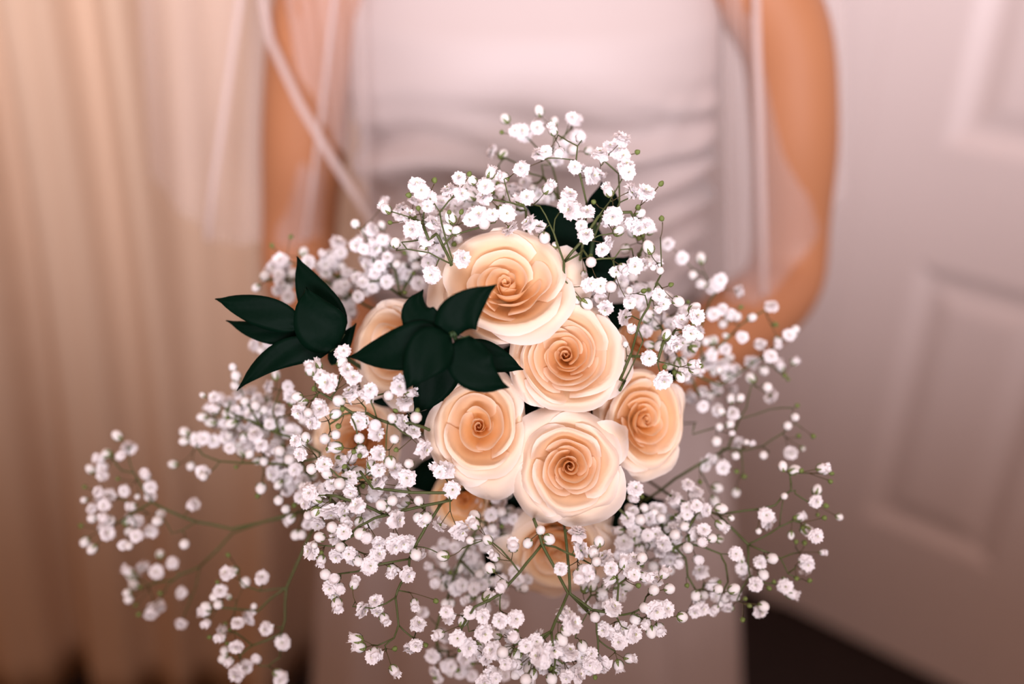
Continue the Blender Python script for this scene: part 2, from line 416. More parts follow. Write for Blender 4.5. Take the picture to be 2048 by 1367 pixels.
ROSES = [
 ('largest cream rose at the top of the bouquet, a dark leaf across its lower left', 1010, 556, 136, .560, (-.04, .36), .4, 11, 20, 1.0, 1.08, 0, 0, .56, [(8, 1.12, 36, .30), (172, 1.10, 38, .1), (95, 1.05, 60, .1)]),
 ('round open cream rose in the middle, below and to the right of the topmost rose', 1130, 706, 113, .562, (-.08, .16), 1.7, 22, 24, .9, 1.0, 0, 0, .66, [(-18, 1.14, 42, .2), (205, 1.0, 34, .1), (70, 1.04, 50, .2)]),
 ('cream rose with a deep cupped centre just under the dark green leaves', 956, 850, 110, .562, (-.03, .18), 2.9, 33, 17, .95, .92, 0, .02, .55, [(-72, 1.20, 52, .35), (200, 1.06, 58, .1), (60, 1.04, 50, .1)]),
 ('lowest of the sharp cream roses, with a tight spiral heart and wide lower petal', 1141, 935, 116, .558, (0, .03), .9, 44, 20, 1.1, 1.0, 0, 0, .50, [(218, 1.10, 48, .15), (-62, 1.06, 62, .1), (28, 1.12, 30, .5), (120, 1.02, 50, .1)]),
 ('soft peach rose turned aside on the right edge of the rose cluster', 1298, 838, 102, .590, (.24, .12), 5.1, 55, 20, .8, .88, .6, .06, .62, [(-80, 1.10, 55, .2), (-5, 1.08, 50, .15), (150, 1.04, 50, .1)]),
 ('cream rose half hidden behind the dark green leaves on the left', 772, 692, 108, .592, (-.40, .12), 3.3, 66, 18, 1.0, .9, .3, 0, .5, [(190, 1.12, 60, .1), (-65, 1.12, 55, .2)]),
 ('peach rose blurred behind white sprigs on the left of the bouquet', 706, 884, 98, .628, (-.12, .05), 4.0, 77, 20, 1.0, 1.0, 0, .12, .55),
 ('small shaded orange-cream rose under the cupped rose', 922, 1002, 74, .624, (-.18, -.12), .2, 88, 18, .9, 1.0, 0, .22, .55),
 ('drooping cream rose at the bottom behind crossing green stems', 1116, 1112, 108, .622, (.05, -.40), 2.2, 99, 20, 1.2, 1.06, 0, .08, .5, [(-115, 1.18, 40, .2), (-62, 1.2, 42, .15), (-165, 1.1, 40, .1), (-12, 1.15, 45, .1)]),
 ('faint cream rose behind the white sprigs to the right of the middle rose', 1292, 668, 72, .640, (.2, .25), 1.1, 111, 18, .9, 1.0, 0, .06, .55),
]
for a in ROSES: rose(*a)
# ---------------------------------------------------------------- dark glossy leaves
def leaf_mesh(parent, base, mid, tip, hw, d, bow=.006, fold=.35, root=None, stem_r=.0009):
    """base, mid, tip: pixel triples (x, y, depth offset)"""
    a, c = at(base[0], base[1], d+base[2]), at(tip[0], tip[1], d+tip[2])
    m = at(mid[0], mid[1], d+mid[2]); b = m*2-(a+c)*.5
    n = 15; ctr = bez(a, b, c, n); W = hw*d/FPX
    V = []; A = []
    for i, p in enumerate(ctr):
        t = i/(n-1); tg = (ctr[min(i+1, n-1)]-ctr[max(i-1, 0)]).normalized()
        side = tg.cross(TOCAM).normalized(); nrm = side.cross(tg).normalized()
        if nrm.dot(TOCAM) < 0: nrm = -nrm
        wd = W*(math.sin(PI*min(1, t**.72*1.0))**.80)*(1-.12*t) if 0 < t < 1 else .0002
        if t > .80: wd = W*.52*((1-t)/.20)**1.25+.0001
        for j in range(-4, 5):
            q = j/4
            V.append(p+side*wd*q+nrm*(bow*(1-q*q)*.10+fold*wd*(abs(q)**1.2)*.30-.25*wd*(1-abs(q))**3*0+.0006*math.sin(t*9+q*4)))
    F = grid(9, n)
    o = mesh_obj('leaf', V, F, M['leaf'], parent)
    o.matrix_parent_inverse = Matrix.Translation(-parent.location)
    so = o.modifiers.new('thickness', 'SOLIDIFY'); so.thickness = .0004
    rib = [p+TOCAM*.0002 for p in ctr[:13]]
    V, F = tube(rib, [.0007*(1-i/14) for i in range(13)], 5); r = mesh_obj('midrib', V, F, M['leaf'], o)
    r.matrix_parent_inverse = Matrix.Translation(-parent.location)
    return a
def spray(label, node, d, leaves, chainpts):
    t = thing('leaf_spray', label, 'leaves', at(node[0], node[1], d), 'dark green leaf sprays in the bouquet')
    V = []; F = []
    main = [at(x, y, d+z) for x, y, z in chainpts]
    full = main+[main[-1].lerp(BIND, .5)+Vector((0, 0, -.01)), BIND, BIND+(BIND-at(1080, 830, .57)).normalized()*.12]
    tube(full, .0013, 7, V, F)
    for lf in leaves:
        a = leaf_mesh(t, *lf)
        k = min(main, key=lambda p: (p-a).length)
        if (k-a).length > .001: tube([k, k.lerp(a, .5)+TOCAM*.0015, a], .0008, 5, V, F)
    s = mesh_obj('stem', V, F, M['vein'], t); s.matrix_parent_inverse = Matrix.Translation(-t.location)
D = .528
spray('spray of broad dark green leaves lying over the top rose and the cupped rose', (905, 668), D, [
 ((897, 666, .004), (836, 632, .006), (846, 579, .010), 39, D), ((914, 672, .002), (922, 626, -.002), (993, 568, -.002), 46, D),
 ((896, 668, .004), (806, 697, .004), (697, 714, .012), 50, D), ((902, 674, 0), (850, 715, -.006), (813, 780, -.004), 50, D-.002),
 ((940, 672, .002), (950, 738, -.002), (1018, 774, .002), 50, D), ((897, 690, .016), (868, 760, .018), (828, 828, .022), 50, D+.008),
 ((925, 690, .014), (985, 716, .016), (1046, 738, .020), 32, D+.008)],
 [(905, 662, 0), (912, 680, .006), (918, 700, .02), (925, 720, .06)])
D = .575
spray('spray of long dark green leaves reaching out on the far left of the bouquet', (676, 680), D, [
 ((688, 668, .006), (634, 600, .006), (594, 513, .010), 42, D), ((678, 690, 0), (634, 640, -.006), (612, 574, -.004), 54, D-.006),
 ((604, 650, .004), (515, 620, .002), (431, 598, .004), 34, D), ((606, 668, .008), (530, 664, .008), (453, 641, .012), 24, D+.004),
 ((660, 702, .002), (562, 710, 0), (475, 780, .006), 30, D), ((662, 728, .012), (684, 690, .01), (712, 646, .012), 20, D+.006)],
 [(600, 655, .004), (650, 680, .002), (676, 690, .004), (700, 720, .02), (760, 760, .05)])
D = .605
spray('dark green leaves standing up behind the right of the topmost rose', (1160, 540), D, [
 ((1192, 445, .0), (1208, 402, .0), (1202, 364, .004), 34, D), ((1160, 535, .0), (1112, 455, .0), (1050, 412, .006), 42, D),
 ((1176, 560, .004), (1172, 500, .004), (1192, 438, .006), 54, D), ((1168, 560, .0), (1214, 546, -.002), (1258, 512, .0), 36, D),
 ((1150, 588, -.02), (1128, 608, -.022), (1104, 630, -.024), 14, D)],
 [(1190, 450, 0), (1180, 520, .002), (1165, 570, .004), (1150, 640, .02)])

D = .600
spray('deep shaded leaves tucked behind the roses in the middle of the bouquet', (1040, 790), D, [
 ((1000, 700, .03), (1040, 760, .02), (1060, 850, .02), 60, D), ((930, 740, .03), (880, 790, .02), (800, 860, .03), 60, D),
 ((1050, 880, .03), (1030, 960, .03), (1000, 1050, .035), 60, D+.01), ((1180, 830, .03), (1230, 800, .03), (1260, 720, .03), 50, D),
 ((1150, 960, .03), (1230, 1010, .03), (1330, 1000, .04), 60, D+.01), ((820, 760, .03), (770, 780, .03), (710, 770, .03), 40, D),
 ((950, 960, .03), (880, 950, .03), (800, 970, .04), 50, D+.01), ((980, 1060, .045), (1000, 1120, .045), (960, 1190, .05), 40, D+.02),
 ((1150, 640, .03), (1210, 640, .03), (1270, 600, .035), 40, D), ((1350, 760, .03), (1352, 735, .03), (1340, 700, .03), 20, D)],
 [(900, 760, .03), (1000, 780, .03), (1060, 830, .04), (1070, 850, .08)])
# ---------------------------------------------------------------- white filler flowers
def open_mesh(seed):
    """ruffled double blossom about 11 mm across, axis +z"""
    rnd = random.Random(seed); V = []; F = []; mi = []
    R = .0046
    for n, el, ln, wd, z0 in [(10, 2, 1.0, .36, 0), (10, 26, .96, .36, .05), (9, 48, .84, .34, .10), (7, 66, .66, .30, .14), (5, 82, .46, .26, .18)]:
        o0 = rnd.uniform(0, 6)
        for k in range(n):
            an = o0+k*2*PI/n+rnd.uniform(-.2, .2); e = math.radians(el+rnd.uniform(-17, 17)); L = R*ln*rnd.uniform(.86, 1.1); w_ = R*wd*rnd.uniform(.95, 1.25)
            ca, sa = math.cos(an), math.sin(an); off = len(V); tw = rnd.uniform(-.35, .35)
            for j in range(4):
                v = j/3; wv = w_*(.25, .80, 1.12, .80)[j]
                for i in (-1, 0, 1):
                    vv = v-(.10 if (i == 0 and j == 3) else 0)
                    ee = e-.5*vv*vv+.0
                    r = .08*R+L*vv*math.cos(ee); z = z0*R+L*vv*math.sin(ee)+w_*(.30*abs(i)*v-tw*i*v)+rnd.uniform(-.09, .09)*R*v
                    V.append(Vector((r*ca-i*wv*sa, r*sa+i*wv*ca, z)))
            for f in grid(3, 4, off): F.append(f); mi.append(0)
    off = len(V)
    for k in range(5):
        an = k*2*PI/5; p = Vector((.09*R*math.cos(an), .09*R*math.sin(an), .52*R))
        for q in [(0, 0, .10), (.06, 0, 0), (-.04, .05, 0), (-.04, -.05, 0)]: V.append(p+Vector(q)*R)
        b = off+k*4; F += [(b, b+1, b+2), (b, b+2, b+3), (b, b+3, b+1)]; mi += [1]*3
    me = bpy.data.meshes.new('blossom'); me.from_pydata([tuple(v) for v in V], [], F)
    me.materials.append(M['white']); me.materials.append(M['heart'])
    me.polygons.foreach_set('material_index', mi); me.polygons.foreach_set('use_smooth', [True]*len(F)); me.update()
    return me
def revolve(prof, n, wob=0, seed=0):
    rnd = random.Random(seed); V = []; F = []
    for z, r in prof:
        for k in range(n):
            a = 2*PI*k/n; rr = r*(1+wob*math.cos(a*5+z*500)); V.append(Vector((rr*math.cos(a), rr*math.sin(a), z)))
    for j in range(len(prof)-1):
        for k in range(n): F.append((j*n+k, j*n+(k+1) % n, (j+1)*n+(k+1) % n, (j+1)*n+k))
    F.append(tuple((len(prof)-1)*n+k for k in range(n)))
    return V, F
def bud_mesh(seed, tuft):
    R = .0034
    prof = [(-.2*R, .35*R), (.1*R, .78*R), (.5*R, .98*R), (1.0*R, 1.0*R), (1.45*R, .82*R), (1.8*R, .5*R), (1.95*R, .2*R)]
    V, F = revolve(prof, 10, .05, seed)
    if tuft:
        rnd = random.Random(seed)
        for k in range(7):
            an = k*2*PI/7+rnd.uniform(-.3, .3); off = len(V); L = R*rnd.uniform(.8, 1.2)
            for j in range(3):
                for i in (-1, 0, 1):
                    v = j/2; r = R*(.55+.45*v); z = R*1.2+L*v*.95
                    V.append(Vector((r*math.cos(an)-i*.35*R*math.sin(an), r*math.sin(an)+i*.35*R*math.cos(an), z-.15*R*abs(i)*(1-v)-(.2*R if (i == 0 and j == 2) else 0))))
            F += grid(3, 3, off)
    me = bpy.data.meshes.new('bud'); me.from_pydata([tuple(v) for v in V], [], F); me.materials.append(M['bud' if not tuft else 'white'])
    me.polygons.foreach_set('use_smooth', [True]*len(F)); me.update(); return me
def calyx_mesh(R, wide):
    V, F = revolve([(-.45*R, .10*R), (-.32*R, .40*R), (-.05*R, .62*R)], 8)
    for k in range(5):
        an = k*2*PI/5; off = len(V)
        for z, r, h in [(-.2, .60, .30), (.35, 1.0+.05*wide, .28), (.85, 1.07+.25*wide, .15), (1.15, 1.02+.35*wide, .02)]:
            for i in (-1, 0, 1):
                V.append(Vector((r*R*math.cos(an)-i*h*R*math.sin(an), r*R*math.sin(an)+i*h*R*math.cos(an), z*R)))
        F += grid(3, 4, off)
    me = bpy.data.meshes.new('calyx'); me.from_pydata([tuple(v) for v in V], [], F); me.materials.append(M['calyx'])
    me.polygons.foreach_set('use_smooth', [True]*len(F)); me.update(); return me
def green_mesh():
    R = .0017
    V, F = revolve([(-.6*R, .25*R), (-.2*R, .8*R), (.4*R, 1.0*R), (1.0*R, .8*R), (1.5*R, .3*R)], 8, .12)
    me = bpy.data.meshes.new('green_bud'); me.from_pydata([tuple(v) for v in V], [], F); me.materials.append(M['calyx'])
    me.polygons.foreach_set('use_smooth', [True]*len(F)); me.update(); return me
OPEN = [open_mesh(s) for s in range(6)]; BUD = [bud_mesh(s, 0) for s in range(2)]; TUFT = [bud_mesh(7+s, 1) for s in range(2)]
CAL_O = calyx_mesh(.0017, .5); CAL_B = calyx_mesh(.0033, 0); GRN = green_mesh()

def sprig(label, d, polys, flowers, seed, fill=None, grad=(0, 0), jit=.012, hide=0):
    rnd = random.Random(seed)
    c0 = (sum(f[0] for f in flowers)/len(flowers), sum(f[1] for f in flowers)/len(flowers))
    dd = lambda x, y: d+grad[0]*(x-c0[0])+grad[1]*(y-c0[1])
    nodes = []; par = []
    def nearest(p, bias=True):
        return min(range(len(nodes)), key=lambda i: (nodes[i]-p).length+(.0 if not bias else .12*(nodes[i]-BIND).length))
    root3 = None
    for pi, pl in enumerate(polys):
        pts = [at(x, y, dd(x, y)+(rnd.uniform(-.006, .006) if q else 0)) for q, (x, y) in enumerate(pl)]
        if pi == 0:
            b = BIND+Vector((rnd.uniform(-.012, .012), rnd.uniform(-.01, .01), rnd.uniform(-.012, .012)))
            low = BIND+(BIND-at(1080, 830, .57)).normalized()*rnd.uniform(.09, .14)+Vector((rnd.uniform(-.02, .02), 0, rnd.uniform(-.03, .01)))
            deep = at(*pl[0], dd(*pl[0])+.045)
            nodes += [low, b, b.lerp(deep, .55)+Vector((0, .01, 0)), deep.lerp(pts[0], .4)]; par += [-1, 0, 1, 2]; k = 3
        else:
            k = min(range(len(nodes)), key=lambda i: (nodes[i]-pts[0]).length)
            if (nodes[k]-pts[0]).length > .024:       # a stalk of its own, coming up from the hands
                deep = at(*pl[0], dd(*pl[0])+.045)
                nodes += [nodes[1].lerp(deep, .55)+Vector((0, .01, 0)), deep.lerp(pts[0], .4)]; par += [1, len(nodes)-2]; k = len(nodes)-1
        for p in pts:
            if (nodes[k]-p).length < .0015: continue
            m = nodes[k].lerp(p, .5)+Vector((rnd.uniform(-1, 1), rnd.uniform(-1, 1), rnd.uniform(-1, 1)))*(nodes[k]-p).length*.03
            nodes.append(m); par.append(k); nodes.append(p); par.append(len(nodes)-2); k = len(nodes)-1
    fl = [list(f) for f in flowers]
    if fill:
        for (x0, y0, rx, ry, n, dz) in fill:
            for _ in range(int(n*1.5)):
                r = rnd.random()**.6; a = rnd.uniform(0, 2*PI)
                fl.append([x0+rx*r*math.cos(a), y0+ry*r*math.sin(a), rnd.choice('ooobbg'), dz])
    P3 = []
    for f in fl:
        dz = f[3] if len(f) > 3 else 0
        P3.append(at(f[0], f[1], dd(f[0], f[1])+dz+rnd.uniform(-jit, jit)))
    # clusters of two to four share a joint
    left = set(range(len(fl))); clusters = []
    order = sorted(left, key=lambda i: -(P3[i]-nodes[nearest(P3[i])]).length)
    for i in order:
        if i not in left: continue
        left.discard(i)
        near = sorted([j for j in left if (P3[j]-P3[i]).length < .0155], key=lambda j: (P3[j]-P3[i]).length)[:rnd.choice((1, 2, 2, 3))]
        for j in near: left.discard(j)
        clusters.append([i]+near)
    clusters.sort(key=lambda c: min((P3[i]-nodes[nearest(P3[i])]).length for i in c))
    tips = []
    for c in clusters:
        ce = sum((P3[i] for i in c), Vector())/len(c)
        k = nearest(ce); v = nodes[k]-ce; L = v.length
        j3 = ce+v.normalized()*min(.011, .6*L)-TOCAM*rnd.uniform(.001, .006)
        Lj = (nodes[k]-j3).length
        if Lj > .014:
            m = nodes[k].lerp(j3, rnd.uniform(.4, .6))+Vector((rnd.uniform(-1, 1), rnd.uniform(-1, 1), rnd.uniform(-1, 1)))*Lj*.10
            nodes.append(m); par.append(k); k = len(nodes)-1
        nodes.append(j3); par.append(k); k = len(nodes)-1
        for i in c: tips.append((i, k))
    cnt = [0]*len(nodes)
    for i, k in tips:
        while k >= 0: cnt[k] += 1; k = par[k]
    t = thing('white_sprig', label, 'flowers', BIND, 'sprigs of tiny white flowers in the bouquet')
    V = []; F = []
    kids = {}
    for i, p in enumerate(par): kids.setdefault(p, []).append(i)
    rad = lambda i: max(.00026, min(.00085, .00026+.00008*cnt[i]**.62))
    def walk(i):                                   # tubes along unbranched runs
        run = [par[i], i] if par[i] >= 0 else [i]
        while True:
            ks = [k for k in kids.get(run[-1], []) if cnt[k]]
            if not ks: break
            ks.sort(key=lambda k: -cnt[k])
            for k in ks[1:]: walk(k)
            run.append(ks[0])
        if len(run) > 1:
            rr = [rad(k) for k in run]; 
            if par[i] >= 0: rr[0] = rr[1]
            tube([nodes[k] for k in run], rr, 6, V, F)
    walk(0)
    V2 = []; F2 = []
    for i, k in tips:
        f = fl[i]; p = P3[i]; v = p-nodes[k]
        out = v.normalized() if v.length > 1e-5 else TOCAM
        kind = f[2]
        ax = (out*1.0+Vector((rnd.uniform(-1, 1), rnd.uniform(-1, 1), rnd.uniform(-1, 1)))*.45+TOCAM*(rnd.uniform(.2, 1.5) if kind == 'o' else rnd.uniform(-.1, .6))+Vector((0, 0, .25))).normalized()
        s = rnd.uniform(.78, 1.02)*(f[4] if len(f) > 4 else 1)
        if kind == 'O': s *= 1.2
        if kind == 's': s *= .68
        R_ = .0017 if kind in 'oO' else (.0017 if kind == 'g' else .0033)
        foot = p-ax*R_*(.4 if kind in 'oO' else .9)*s
        mid = nodes[k].lerp(foot, .55)+Vector((rnd.uniform(-1, 1), rnd.uniform(-1, 1), rnd.uniform(-1, 1)))*v.length*.07-ax*v.length*.12
        tube(bez(nodes[k], mid, foot, 4), [.00028, .00024, .00024, .00034], 5, V2, F2)
        mw = Matrix.Translation(-BIND) @ Matrix.Translation(p-ax*(.0022 if kind in 'bBsut' else 0)*s) @ frame(ax, rnd.uniform(0, 6)) @ Matrix.Diagonal((s, s, s*rnd.uniform(.9, 1.15), 1))
        if kind in 'oO': b = inst('blossom', rnd.choice(OPEN), t, mw); c = CAL_O
        elif kind == 'g': inst('green_bud', GRN, t, mw); continue
        elif kind == 't': b = inst('bud', rnd.choice(TUFT), t, mw); c = CAL_B
        else: b = inst('bud', rnd.choice(BUD if rnd.random() < .8 else TUFT), t, mw); c = CAL_B
        inst('calyx', c, b, Matrix.Identity(4))
    o_ = len(V); nf = len(F); V += V2; F += [tuple(q+o_ for q in f) for f in F2]
    st = mesh_obj('stem', V, F, [M['gstem'], M['twig']], t); st.data.polygons.foreach_set('material_index', [0]*nf+[1]*len(F2)); st.matrix_parent_inverse = Matrix.Translation(-BIND)
    return t
def fl(s):
    out = []
    for q in s.split():
        if q[-1].isalpha() : xy, k = q[:-1], q[-1]
        else: xy, k = q, 'o'
        x, y = xy.split(','); out.append((float(x), float(y), k))
    return out
sprig('white sprig reaching furthest left on a forked stem, upper fork', .655, [[(600, 1022), (578, 1028), (463, 1057), (393, 1043), (340, 1022), (304, 1003)], [(393, 1043), (365, 1060), (344, 1066), (330, 1040)], [(337, 1020), (318, 985)], [(304, 1003), (285, 975), (263, 935), (258, 918)], [(268, 945), (243, 940), (222, 912)], [(304, 1003), (258, 1030), (225, 1052)], [(262, 1030), (252, 1000)]],
 fl('236,872b 258,896O 239,913b 215,906b 203,916t 205,936o 206,950o 182,939b 237,957g 171,974g 169,999s 197,983o 200,996o 219,990o 209,1010o 249,981o 275,992s 265,1012t 293,951b 301,973O 300,992o 185,1017o 185,1036b 212,1037b 222,1040b 214,1064O 208,1053b 164,1051g 252,1043b 275,1042o 321,1027b 317,1041b 302,1061O 258,1062b 273,1071o 247,1089o 258,1090b 171,1082b 186,1096b 369,1087b 387,1009o'), 1)
sprig('white sprig hanging below the far left one, near the pale curtain', .675, [[(590, 1030), (466, 1064), (400, 1132), (392, 1170), (383, 1220)], [(400, 1133), (382, 1141), (358, 1150), (335, 1170), (322, 1196)], [(350, 1158), (310, 1165)], [(392, 1172), (370, 1225)]],
 fl('320,1108b 286,1135O 313,1143O 259,1144b 267,1155b 269,1170b 345,1125o 256,1184b 258,1197b 282,1173g 321,1186g 273,1208g 279,1226g 307,1219O 300,1228o 317,1212o 363,1185o 362,1246o'), 2)
sprig('white sprig drooping at the bottom left, its stem straight down', .628, [[(625, 1060), (607, 1098), (573, 1174), (570, 1240), (562, 1268), (560, 1313), (558, 1342)], [(573, 1174), (520, 1181), (492, 1172)], [(520, 1181), (508, 1205), (478, 1210)], [(573, 1176), (515, 1222), (470, 1217), (445, 1215)], [(562, 1266), (505, 1290), (468, 1262)], [(505, 1290), (480, 1310)], [(560, 1313), (536, 1331), (500, 1328)]],
 fl('458,1111g 454,1145o 469,1140b 490,1165b 524,1155O 435,1164g 441,1181o 428,1193b 437,1208b 414,1214b 412,1224t 458,1193s 508,1212s 414,1245t 499,1233O 475,1246o 533,1256O 452,1246g 460,1258g 445,1262o 443,1274t 421,1273g 455,1286g 473,1292o 450,1301b 449,1316b 460,1321b 566,1284O 515,1318b 492,1331o 475,1345O 555,1346b 561,1357o'), 3)
sprig('dense white sprig on the left edge under the long dark leaves', .632, [[(640, 905), (600, 880), (560, 868), (520, 850), (470, 830)], [(560, 868), (545, 820), (560, 780), (580, 745)], [(640, 915), (570, 928), (525, 925), (440, 922), (406, 909), (392, 890)], [(440, 922), (418, 945)], [(520, 850), (500, 815), (480, 775)]],
 fl('466,735b 473,753b 471,770b 406,790s 430,795o 433,817b 459,805O 407,833B 423,844b 490,802b 479,788o 516,799o 552,751b 538,772o 581,791O 576,772o 505,827O 512,812b 471,824o 543,814o 464,845b 485,852o 543,832b 540,848o 558,845o 576,858o 512,869O 487,873b 371,865b 371,881b 396,879O 408,876o 427,881O 453,875o 460,896o 523,890o 542,900o 560,903b 563,911o 578,919b 498,909b 528,921b 348,928b 382,931b 405,943o 408,952b 473,933g 549,945O 575,943o 591,938o 559,967b 522,974b 517,988g 557,999B 573,1017b 582,1036B 616,1047o 592,1068b 603,1068b 601,994o 605,971b'), 4,
 [(540, 860, 95, 70, 40, .012), (480, 830, 70, 60, 22, .015), (600, 960, 60, 50, 16, .015)], grad=(-.00012, 0))
sprig('white sprig spread in front of the blurred left rose', .548, [[(858, 859), (852, 856), (822, 845), (786, 848), (754, 837), (733, 847), (713, 862), (684, 876)], [(754, 837), (735, 826), (704, 825), (672, 804), (650, 790), (629, 778)], [(688, 828), (659, 848), (625, 868)], [(733, 847), (731, 815)], [(754, 837), (742, 803)], [(704, 836), (714, 863), (716, 890)], [(786, 848), (807, 865), (835, 879)], [(776, 840), (772, 900)]],
 fl('642,822o 637,812o 616,825b 596,793b 607,804b 627,844o 670,829b 650,877B 671,869B 621,741t 635,732t 657,765O 640,751o 682,706o 688,702o 684,726b 680,802b 600,822o 705,787O 735,789O 742,780o 777,791b 798,774o 800,764o 820,786B 810,804O 719,842O 752,866O 751,850b 832,834b 789,878b 846,897O 827,863o 719,877b 674,894B 722,898b 757,906o 780,923b 802,844o 785,837b 629,778g 685,818g 678,851g 656,896g 709,902g 720,910g 691,931g 793,822g 794,899g 835,820g 693,741o 706,755o'), 5, jit=.006)
sprig('white sprig massed along the left of the small shaded rose', .560, [[(900, 1000), (850, 1010), (770, 1030), (730, 1010), (700, 1000), (672, 991), (632, 990)], [(770, 1030), (748, 1036), (718, 1052), (690, 1076)], [(900, 985), (745, 975), (728, 953), (712, 930), (680, 923), (655, 912)], [(728, 953), (706, 962), (676, 952), (640, 920)], [(700, 1000), (697, 970)], [(710, 1068), (668, 1092), (630, 1088)], [(672, 991), (663, 965), (655, 945)]],
 fl('593,881o 612,875b 601,907o 624,937B 648,928o 655,948b 679,966b 700,956O 759,964O 743,929B 757,940o 701,983o 620,985O 635,998B 633,1023b 650,979o 662,969o 660,1021O 683,1019O 715,1011O 690,1040t 764,1011b 776,1017s 784,1001b 718,1042b 791,1038O 802,979o 799,945o 815,955O 793,940o 819,927b 665,1055B 641,1074b 722,1066B 735,1074t 671,1076o 688,1063o 624,1101O 629,1090s 643,1104g 643,1118t 681,1093B 705,1114o 698,1106o 715,1120B 757,1085o 755,1108O 740,1129O 789,1087O 806,1083O 783,1137t 880,943o 874,937b 853,1034b 838,1002b 836,1034b 846,1040o 880,1049O 919,1061O 905,979O 891,942O 673,1110o'), 6, [(650, 1000, 60, 50, 14, .02), (760, 1000, 70, 50, 14, .025), (700, 940, 60, 40, 10, .02)], jit=.006)
sprig('white sprig hanging in clear space at the bottom, left of centre', .566, [[(880, 1010), (853, 1050), (837, 1079), (819, 1117), (756, 1128), (728, 1138), (700, 1144), (683, 1138), (655, 1123)], [(819, 1117), (815, 1145), (801, 1167), (791, 1194), (797, 1249), (788, 1275), (770, 1290)], [(808, 1155), (795, 1155), (761, 1147), (720, 1166)], [(791, 1194), (772, 1206), (745, 1216), (705, 1212)], [(797, 1249), (822, 1272)], [(700, 1144), (665, 1148)], [(833, 1092), (848, 1094), (878, 1106)], [(788, 1275), (755, 1290)]],
 fl('651,1148b 671,1156t 679,1173t 661,1174o 668,1184o 674,1206t 708,1169t 737,1134O 814,1148O 783,1140t 831,1107b 838,1108o 817,1087O 889,1111b 723,1218O 752,1203o 755,1220o 768,1235t 829,1205b 836,1248O 715,1277t 721,1293t 749,1303t 745,1312o 758,1308o 832,1289o 820,1294o 851,1288g 787,1338b 788,1297g 870,1200g'), 7, jit=.006)
sprig('blurred white sprig low in the middle, deep in shade left of the drooping rose', .622, [[(960, 1040), (920, 1120), (900, 1180), (880, 1230), (870, 1270)], [(920, 1120), (950, 1150), (970, 1180)], [(900, 1180), (880, 1160)]],
 fl('860,1132t 873,1161b 887,1170b 913,1176O 924,1170o 902,1205b 891,1205b 875,1148t 936,1119o 935,1197b 868,1104o 887,1128b 915,1138b 847,1225o 885,1271O 892,1330o 864,1311o 940,1195b 959,1148b 984,1163b 959,1132o 942,1116o 992,996o 1014,987b 982,1028o 984,1055b 1002,1022b 1038,1030o 970,1091o 902,1330o 968,1215o'), 8, [(930, 1120, 70, 60, 26, .012), (985, 1040, 45, 55, 14, .012), (930, 1330, 90, 40, 14, .01), (1000, 1180, 60, 50, 12, .0)])
sprig('white sprig crossing in front of the drooping rose on bright green stems', .552, [[(1068, 1038), (1071, 1046), (1084, 1088), (1107, 1130), (1136, 1185), (1120, 1222), (1103, 1261), (1075, 1293)], [(1084, 1088), (1069, 1107), (1039, 1144), (1001, 1187), (949, 1213), (932, 1240), (919, 1266)], [(1103, 1261), (1106, 1290), (1111, 1314), (1106, 1345)], [(1111, 1314), (1140, 1340)], [(1001, 1187), (1000, 1220)], [(949, 1213), (935, 1248), (941, 1276)], [(1103, 1261), (1062, 1282)], [(1084, 1088), (1110, 1093), (1132, 1104), (1157, 1114), (1205, 1141), (1237, 1168), (1266, 1176)]],
 fl('950,1032b 949,1049b 941,1080s 976,1080b 990,1114t 981,1136B 1081,1060b 1056,1085b 1097,1077b 1026,1092b 888,1111b 1155,1067O 1159,1099O 1121,1137o 1157,1148t 1166,1138t 1177,1149o 974,1193t 1005,1168t 893,1222o 897,1232o 940,1225o 925,1243t 966,1231o 1000,1240O 1031,1236O 967,1264O 915,1276O 936,1293O 919,1298g 986,1299O 1006,1304B 1029,1275t 879,1267t 1080,1272O 1072,1282o 1052,1290o 1104,1297O 1079,1311O 1088,1322o 1132,1230O 1143,1246O 1133,1259b 1122,1276b 1136,1305O 1035,1328t 1012,1326o 972,1312o 982,1345o 991,1354o 1066,1347t 1103,1356B 1132,1352o 1153,1349O 968,1362o 1052,1358b 1187,1107b 1198,1083b 1193,1123b 1188,1109b'), 9, [(1010, 1300, 90, 50, 16, .015), (1100, 1330, 80, 30, 12, .012)], jit=.006)
sprig('white sprig curving right along the bottom, below and right of the drooping rose', .562, [[(1130, 1060), (1136, 1120), (1140, 1186), (1184, 1219), (1231, 1229), (1265, 1225), (1285, 1214)], [(1140, 1188), (1176, 1223), (1193, 1246), (1196, 1278), (1196, 1309)], [(1231, 1229), (1243, 1252), (1262, 1262)], [(1196, 1278), (1216, 1294), (1247, 1308)], [(1237, 1168), (1225, 1200)], [(1176, 1223), (1155, 1260), (1145, 1290)], [(1265, 1225), (1290, 1240)]],
 fl('1211,1117O 1222,1136o 1225,1156t 1246,1128b 1265,1118o 1279,1120b 1284,1115b 1262,1141O 1268,1148o 1288,1153t 1309,1160O 1328,1147t 1307,1180B 1275,1170g 1224,1215O 1288,1215b 1311,1219O 1316,1212o 1271,1238B 1293,1244B 1318,1255t 1302,1261b 1218,1263O 1208,1258o 1241,1255o 1265,1267O 1239,1282O 1190,1233b 1164,1290b 1174,1303b 1184,1306o 1166,1312o 1257,1316t 1237,1329t 1205,1326O 1181,1326O 1178,1338o 1190,1332o 1190,1352g 1338,1177b 1332,1217o 1364,1233b'), 10, [(1200, 1180, 60, 40, 10, .03)], jit=.006)
